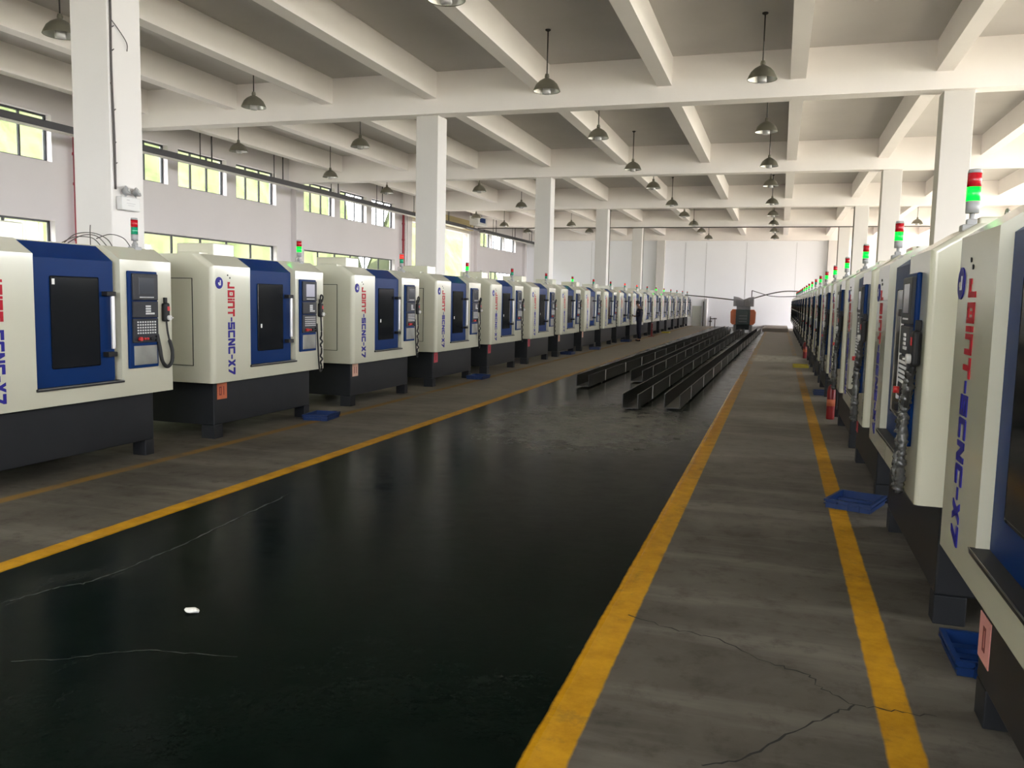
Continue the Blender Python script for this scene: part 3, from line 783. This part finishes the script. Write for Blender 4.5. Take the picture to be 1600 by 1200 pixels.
# overhead cables
b = B(); tube(b, [(-6.2,58.9,2.16),(-5.0,55,2.07),(-3.8,52.5,1.98),(-2.55,50.9,1.86)], .035, 8, 6); o = link('overhead_cable', b, M['conduit']); tag(o, 'grey cable slung from the windowed-wall row to the winged hopper', 'cable', 'cables slung to the hopper')
b = B(); tube(b, [(-1.46,50.9,1.98),(-.9,51.0,2.16),(-.3,51.2,2.32),(.3,51.5,2.42),(1.0,52.5,2.44)], .035, 8, 6); o = link('overhead_cable', b, M['conduit']); tag(o, 'thick grey cable rising from hopper towards the walkway-side machines', 'cable', 'cables slung to the hopper')
b = B(); tube(b, [(-1.57,50.95,2.42),(-1.1,51.0,2.28),(-.6,51.2,2.14),(0.0,51.4,2.10),(1.0,52.0,2.15)], .022, 8, 6); o = link('overhead_cable', b, M['conduit']); tag(o, 'thin sagging cable from the hopper mast to the walkway-side machines', 'cable', 'cables slung to the hopper')

# end wall pipework
t = empty('standpipe', (-4.95, YE-0.12, 0)); tag(t, 'pale standpipe with valves on the far end wall', 'pipe')
b = B(); cyl(b, (0,0,0), .09, 1.95, 'z', 12); link('pipe', b, M['jamb'], t)
b = B(); cyl(b, (-.22,0,0), .035, 1.75, 'z', 10); link('thin_pipe', b, M['conduit'], t)
b = B(); cyl(b, (.3,-.05,0), .04, .7, 'z', 10); cyl(b, (.3,-.05,.55), .035, .45, 'x', 10); cyl(b,(.3,-.05,.3),.10,.1,'z',12); link('valve', b, M['conduit'], t)
b = B(); cyl(b, (.62,-.05,.0), .03, .58, 'z', 10); cyl(b,(.62,-.05,.58),.10,.02,'z',12); link('valve_wheel', b, M['conduit'], t)

# ------------------------------------------------------------------ crates, trays, extinguishers, debris
def crate_mesh(w, d, h):
    b = B(); th = .012
    box(b, -w/2,w/2,-d/2,d/2,0,.012)
    for (a,c,e,f) in ((-w/2,w/2,-d/2,-d/2+th),(-w/2,w/2,d/2-th,d/2),(-w/2,-w/2+th,-d/2+th,d/2-th),(w/2-th,w/2,-d/2+th,d/2-th)): box(b, a,c,e,f,.012,h)
    for (a,c,e,f) in ((-w/2-.012,w/2+.012,-d/2-.012,-d/2),(-w/2-.012,w/2+.012,d/2,d/2+.012),(-w/2-.012,-w/2,-d/2,d/2),(w/2,w/2+.012,-d/2,d/2)):
        box(b, a,c,e,f,h-.018,h); box(b, a,c,e,f,h*.45,h*.45+.01)
    for i in range(1,4): box(b, -w/2+w*i/4-.005,-w/2+w*i/4+.005,-d/2-.012,-d/2,.0,h); box(b, -w/2+w*i/4-.005,-w/2+w*i/4+.005,d/2,d/2+.012,.0,h)
    for i in range(1,3): box(b, -w/2+th, w/2-th, -d/2+d*i/3-.004, -d/2+d*i/3+.004, .012, h*.5)
    return b
for (x,y,w,d,rz,lab) in [(-5.93,10.18,.34,.46,.15,'blue plastic tray at the foot of the second windowed-wall machine'),
    (-5.98,16.68,.34,.50,.0,'blue plastic tray at the foot of the fourth windowed-wall machine'),
    (-6.22,25.55,.34,.55,.0,'blue plastic tray beneath the seventh windowed-wall machine'),
    (-6.0,28.6,.34,.5,.1,'blue plastic tray beside the eighth windowed-wall machine'),
    (-6.02,34.9,.36,.6,0,'blue plastic tray behind the standing worker'),
    (.70,7.62,.36,.46,-.35,'blue plastic tray lying across the yellow walkway edge line'),
    (1.02,4.42,.30,.40,.0,'blue plastic tray in the shade between the two nearest walkway-side machines'),
    (.80,17.0,.22,.40,.0,'small blue plastic tray by the walkway-side machines, past the extinguisher')]:
    o = link('plastic_tray', crate_mesh(w,d,.075), M['bluecrate']); o.location = (x,y,0); o.rotation_euler = (0,0,rz); tag(o, lab, 'tray', 'blue plastic trays on the floor')
for (x,y,lab) in [(.62,24.2,'flat yellow tray on the walkway by the far machines'),(-5.82,46.2,'flat yellow tray on the floor past the red stand')]:
    b = B(); box(b,-.2,.2,-.35,.35,0,.02); 
    for (a,c,e,f) in ((-.2,.2,-.35,-.33),(-.2,.2,.33,.35),(-.2,-.18,-.33,.33),(.18,.2,-.33,.33)): box(b,a,c,e,f,.02,.06)
    o = link('yellow_tray', b, M['yellowtray']); o.location = (x,y,0); tag(o, lab, 'tray', 'yellow trays on the floor')
for (x,y,h,lab) in [(.80,13.36,.62,'red fire extinguisher standing by the walkway-side machines, nearer one'),(.83,28.2,.62,'red fire extinguisher farther along the walkway-side machines')]:
    t = empty('fire_extinguisher', (x,y,0)); tag(t, lab, 'fire extinguisher', 'red fire extinguishers')
    b = B(); lathe(b, [(0,0),(.056,0),(.06,.02),(.06,.42),(.05,.48),(.025,.52),(0,.52)], 18); link('cylinder', b, M['extred'], t)
    b = B(); lathe(b, [(.0602,.20),(.0612,.20),(.0612,.30),(.0602,.30)], 18); link('paper_label', b, M['tagorange'], t)
    b = B(); cyl(b,(0,0,.52),.02,.05,'z',10); box(b,-.09,.02,-.012,.012,.57,.585); box(b,-.08,.02,-.012,.012,.60,.615); link('handle', b, M['black'], t)
    b = B(); tube(b, [(.02,0,.55),(.07,0,.52),(.08,0,.35),(.075,0,.15)], .012, 8, 6); link('hose', b, M['rubber'], t)
t = empty('red_stand', (-5.82,40.7,0)); tag(t, 'thin red metal stand between machines, past the worker', 'stand')
b = B(); box(b,-.02,.02,-.02,.02,.02,.66); box(b,-.02,.02,.25,.29,.02,.66); box(b,-.02,.02,-.02,.29,.62,.66); box(b,-.02,.02,-.02,.29,.35,.38); link('frame', b, M['extred'], t)
b = B(); box(b,-.14,.14,-.05,.32,0,.02); link('foot_plate', b, M['extred'], t)
b = B(); bmesh.ops.create_icosphere(b, subdivisions=2, radius=.03)
for v in b.verts: v.co = Vector((v.co.x*1.4*random.uniform(.7,1.2), v.co.y*random.uniform(.7,1.2), max(-.012,v.co.z*.45*random.uniform(.6,1.3))))
o = link('paper_scrap', b, M['paper']); o.location = (-2.9,3.64,.013); tag(o, 'small crumpled white scrap on the dark green floor', 'scrap')

# floor cracks and scratches (flat marks in the floor surface)
def mark(name, pts, w, m, seed, jit=.03, sub=6):
    rnd = random.Random(seed); b = B(); P = []
    for (x0,y0),(x1,y1) in zip(pts, pts[1:]):
        for k in range(sub): P.append((x0+(x1-x0)*k/sub+rnd.uniform(-jit,jit), y0+(y1-y0)*k/sub+rnd.uniform(-jit,jit)))
    P.append(pts[-1]); prev = None
    for i, (x,y) in enumerate(P):
        x2,y2 = P[min(i+1,len(P)-1)]; x1,y1 = P[max(i-1,0)]
        d = Vector((x2-x1,y2-y1)); d.normalize(); n = Vector((-d.y,d.x))*w*rnd.uniform(.35,1.3)*.5
        cur = (b.verts.new((x+n.x,y+n.y,.0012)), b.verts.new((x-n.x,y-n.y,.0012)))
        if prev: b.faces.new((prev[0],prev[1],cur[1],cur[0]))
        prev = cur
    o = link(name, b, m); o["kind"] = "structure"; return o
SCR1 = [(-3.91,3.43),(-3.88,3.59),(-3.85,3.71),(-3.77,3.79),(-3.75,3.94),(-3.74,4.11),(-3.75,4.46),(-3.76,4.73),(-3.81,5.15),(-3.85,5.53),(-3.87,5.91),(-3.91,6.21)]
SCR2 = [(-3.26,2.86),(-3.04,2.97),(-2.93,3.08),(-2.78,3.17),(-2.56,3.21),(-2.34,3.25)]
mark('floor_crack', [(-.69,4.42),(-.42,4.31),(-.2,4.27),(.03,4.06),(.21,3.98),(.27,3.85),(.39,3.74),(.55,3.74),(.71,3.75)], .010, M['crack'], 1, .015)
mark('floor_crack', [(-.2,3.03),(-.05,3.13),(.11,3.37),(.27,3.59),(.39,3.74)], .010, M['crack'], 2, .012)
mark('floor_crack', [(-.66,7.2),(-.2,7.35),(.3,7.25),(.85,7.3)], .006, M['crack'], 5, .015)
mark('floor_scratch', SCR1, .016, M['scratch'], 3, .010)
mark('floor_scratch', SCR2, .007, M['scratch'], 4, .008)

# ------------------------------------------------------------------ worker
def skin_mesh(name, joints, edges, m, parent, sub=2, root=0):
    me = bpy.data.meshes.new(name); me.from_pydata([j[:3] for j in joints], edges, []); me.update()
    o = bpy.data.objects.new(name, me); COL.objects.link(o)
    md = o.modifiers.new('skin','SKIN'); md.use_smooth_shade = True
    for i, j in enumerate(joints):
        sv = me.skin_vertices[0].data[i]; sv.radius = (j[3], j[4] if len(j)>4 else j[3]); sv.use_root = (i==root)
    s = o.modifiers.new('sub','SUBSURF'); s.levels = sub; s.render_levels = sub
    dg = bpy.context.evaluated_depsgraph_get(); ev = o.evaluated_get(dg)
    me2 = bpy.data.meshes.new_from_object(ev); bpy.data.objects.remove(o)
    o = bpy.data.objects.new(name, me2); COL.objects.link(o)
    me2.materials.clear(); me2.materials.append(m)
    for p in me2.polygons: p.use_smooth = True; p.material_index = 0
    if parent is not None: o.parent = parent
    return o
# figure faces -x (towards the machines); x forward negative
PX, PY = -5.60, 35.5
wk = empty('person', (PX,PY,0), 0.25); tag(wk, 'worker in dark navy workwear looking down at his hands beside the machines', 'person')
jt = [(0,0,.90,.12,.14),(-.01,0,1.05,.115,.135),(.01,0,1.22,.12,.16),(0,0,1.36,.10,.14),(-.03,0,1.44,.055,.055),(-.075,0,1.51,.06,.055),
      (-.10,0,1.585,.082,.075),(-.095,0,1.655,.06,.06),
      (.0,.19,1.36,.055,.055),(.03,.23,1.10,.045,.045),(-.17,.13,1.05,.035,.035),(-.25,.07,1.06,.026,.036),
      (.0,-.19,1.36,.055,.055),(.03,-.23,1.10,.045,.045),(-.17,-.13,1.05,.035,.035),(-.25,-.07,1.06,.026,.036),
      (0,.10,.82,.09,.09),(-.015,.11,.48,.06,.06),(.02,.11,.10,.045,.045),(-.09,.12,.04,.04,.035),
      (.0,-.10,.82,.09,.09),(.0,-.11,.48,.06,.06),(.04,-.11,.10,.045,.045),(-.07,-.12,.04,.04,.035)]
ed = [(0,1),(1,2),(2,3),(3,4),(4,5),(5,6),(6,7),(3,8),(8,9),(9,10),(10,11),(3,12),(12,13),(13,14),(14,15),(0,16),(16,17),(17,18),(18,19),(0,20),(20,21),(21,22),(22,23)]
body = skin_mesh('body', jt, ed, M['skin'], wk)
# face and fingers joined into the same body mesh
b = B(); b.from_mesh(body.data)
lathe(b, [(0,-.012),(.012,-.008),(.014,0),(0,.02)], 8, (-.192,0,1.565))            # nose
for s in (-1,1):
    lathe(b, [(0,-.03),(.012,-.02),(.014,.01),(0,.03)], 8, (-.085,s*.078,1.575))       # ears
    for k in range(4):
        yy = s*(.07-.02*(k-1.5)*.9); L_ = .05 if k in (1,2) else .042
        tube(b, [(-.26,yy,1.06),(-.285,yy*.9,1.058),(-.30,yy*.75,1.04),(-.295,yy*.6,1.04-L_*.5)], .0085, 6, 3)
    tube(b, [(-.235,s*.05,1.075),(-.25,s*.03,1.095),(-.27,s*.02,1.10)], .0095, 6, 3)
for f in b.faces: f.smooth = True
b.to_mesh(body.data); b.free()
cl = [(0,0,.90,.135,.155),(-.01,0,1.05,.13,.15),(.01,0,1.22,.135,.175),(0,0,1.35,.115,.155),(-.02,0,1.42,.072,.075),
      (.0,.19,1.355,.07,.07),(.03,.235,1.10,.06,.06),(-.155,.14,1.05,.05,.05),
      (.0,-.19,1.355,.07,.07),(.03,-.235,1.10,.06,.06),(-.155,-.14,1.05,.05,.05),
      (0,.10,.82,.105,.105),(-.015,.11,.48,.078,.078),(.02,.11,.09,.068,.068),(0,-.10,.82,.105,.105),(0,-.11,.48,.078,.078),(.04,-.11,.09,.068,.068)]
ce = [(0,1),(1,2),(2,3),(3,4),(3,5),(5,6),(6,7),(3,8),(8,9),(9,10),(0,11),(11,12),(12,13),(0,14),(14,15),(15,16)]
skin_mesh('coverall', cl, ce, M['navy'], wk)
for s, x in ((1,.02),(-1,.04)):
    skin_mesh('shoe', [(x+.03,s*.11,.045,.045,.042),(x-.06,s*.115,.042,.045,.04),(x-.15,s*.12,.035,.04,.032)], [(0,1),(1,2)], M['black'], wk, 2)
b = B(); 
for v in bmesh.ops.create_icosphere(b, subdivisions=3, radius=1)['verts']:
    c = v.co; v.co = Vector((-.085+c.x*.098, c.y*.092, 1.62+c.z*.095))
bmesh.ops.delete(b, geom=[v for v in b.verts if v.co.z < 1.535 or (v.co.x < -.155 and v.co.z < 1.64)], context='VERTS')
link('hair', b, M['hair'], wk, True)
b = B(); box(b, .10,.16,-.06,.06,.70,.80,.012); link('white_cloth', b, M['paper'], wk)
b = B(); box(b, -.31,-.28,-.05,.05,1.055,1.13,.004); o = link('handheld_device', b, M['black']); o.parent = wk

# ------------------------------------------------------------------ light
w = bpy.data.worlds.new('sky'); SC.world = w; w.use_nodes = True; nt = w.node_tree
bg = nt.nodes['Background']; bg.inputs['Color'].default_value = (0.99,0.95,1.0,1); bg.inputs['Strength'].default_value = 20.0
def portal(name, loc, rot, sx, sy):
    l = bpy.data.lights.new(name,'AREA'); l.shape = 'RECTANGLE'; l.size = sx; l.size_y = sy; l.cycles.is_portal = True
    o = bpy.data.objects.new(name, l); COL.objects.link(o); o.location = loc; o.rotation_euler = rot
for side, x, ry in (('l',XL-0.28,-PI/2),('r',XR_+0.28,PI/2)):
    for k in range(-1,5):
        p = YC+LB*k+0.3
        if (side=='l' and k==3) or (side=='r' and k==4): continue
        big = side=='r' or k==-1
        portal('daylight_portal', (x, p+5.0, 5.2 if big else 5.64), (0,ry,0), 2.5 if big else 1.25, 9.3)
        portal('daylight_portal', (x, p+5.0, 2.3), (0,ry,0), 2.8 if big else 2.3, 9.3)
portal('daylight_portal', (XL-0.28, 45.0, 2.8), (0,-PI/2,0), 5.5, 8.9)
portal('daylight_portal', (XR_+0.28, 56.0, 2.8), (0,PI/2,0), 5.6, 9.2)
portal('daylight_portal', (-2.3, YB-0.28, 4.3), (PI/2,0,0), 31, 3.4)
sun = bpy.data.lights.new('sun','SUN'); sun.energy = 53.0; sun.angle = 0.02; sun.color = (1.0,0.90,0.78)
so = bpy.data.objects.new('sun', sun); COL.objects.link(so); so.rotation_euler = Vector((-1.0,0.35,-0.95)).to_track_quat('-Z','Y').to_euler()

SC.view_settings.view_transform = 'Standard'; SC.view_settings.look = 'None'; SC.view_settings.gamma = 1.0
SC.view_settings.use_curve_mapping = False; SC.view_settings.exposure = 0.0
SC.render.film_transparent = False
cy = SC.cycles
cy.use_denoising = True; cy.max_bounces = 10; cy.diffuse_bounces = 6; cy.glossy_bounces = 4; cy.transmission_bounces = 6; cy.transparent_max_bounces = 8
cy.sample_clamp_indirect = 8.0; cy.caustics_reflective = False; cy.caustics_refractive = False
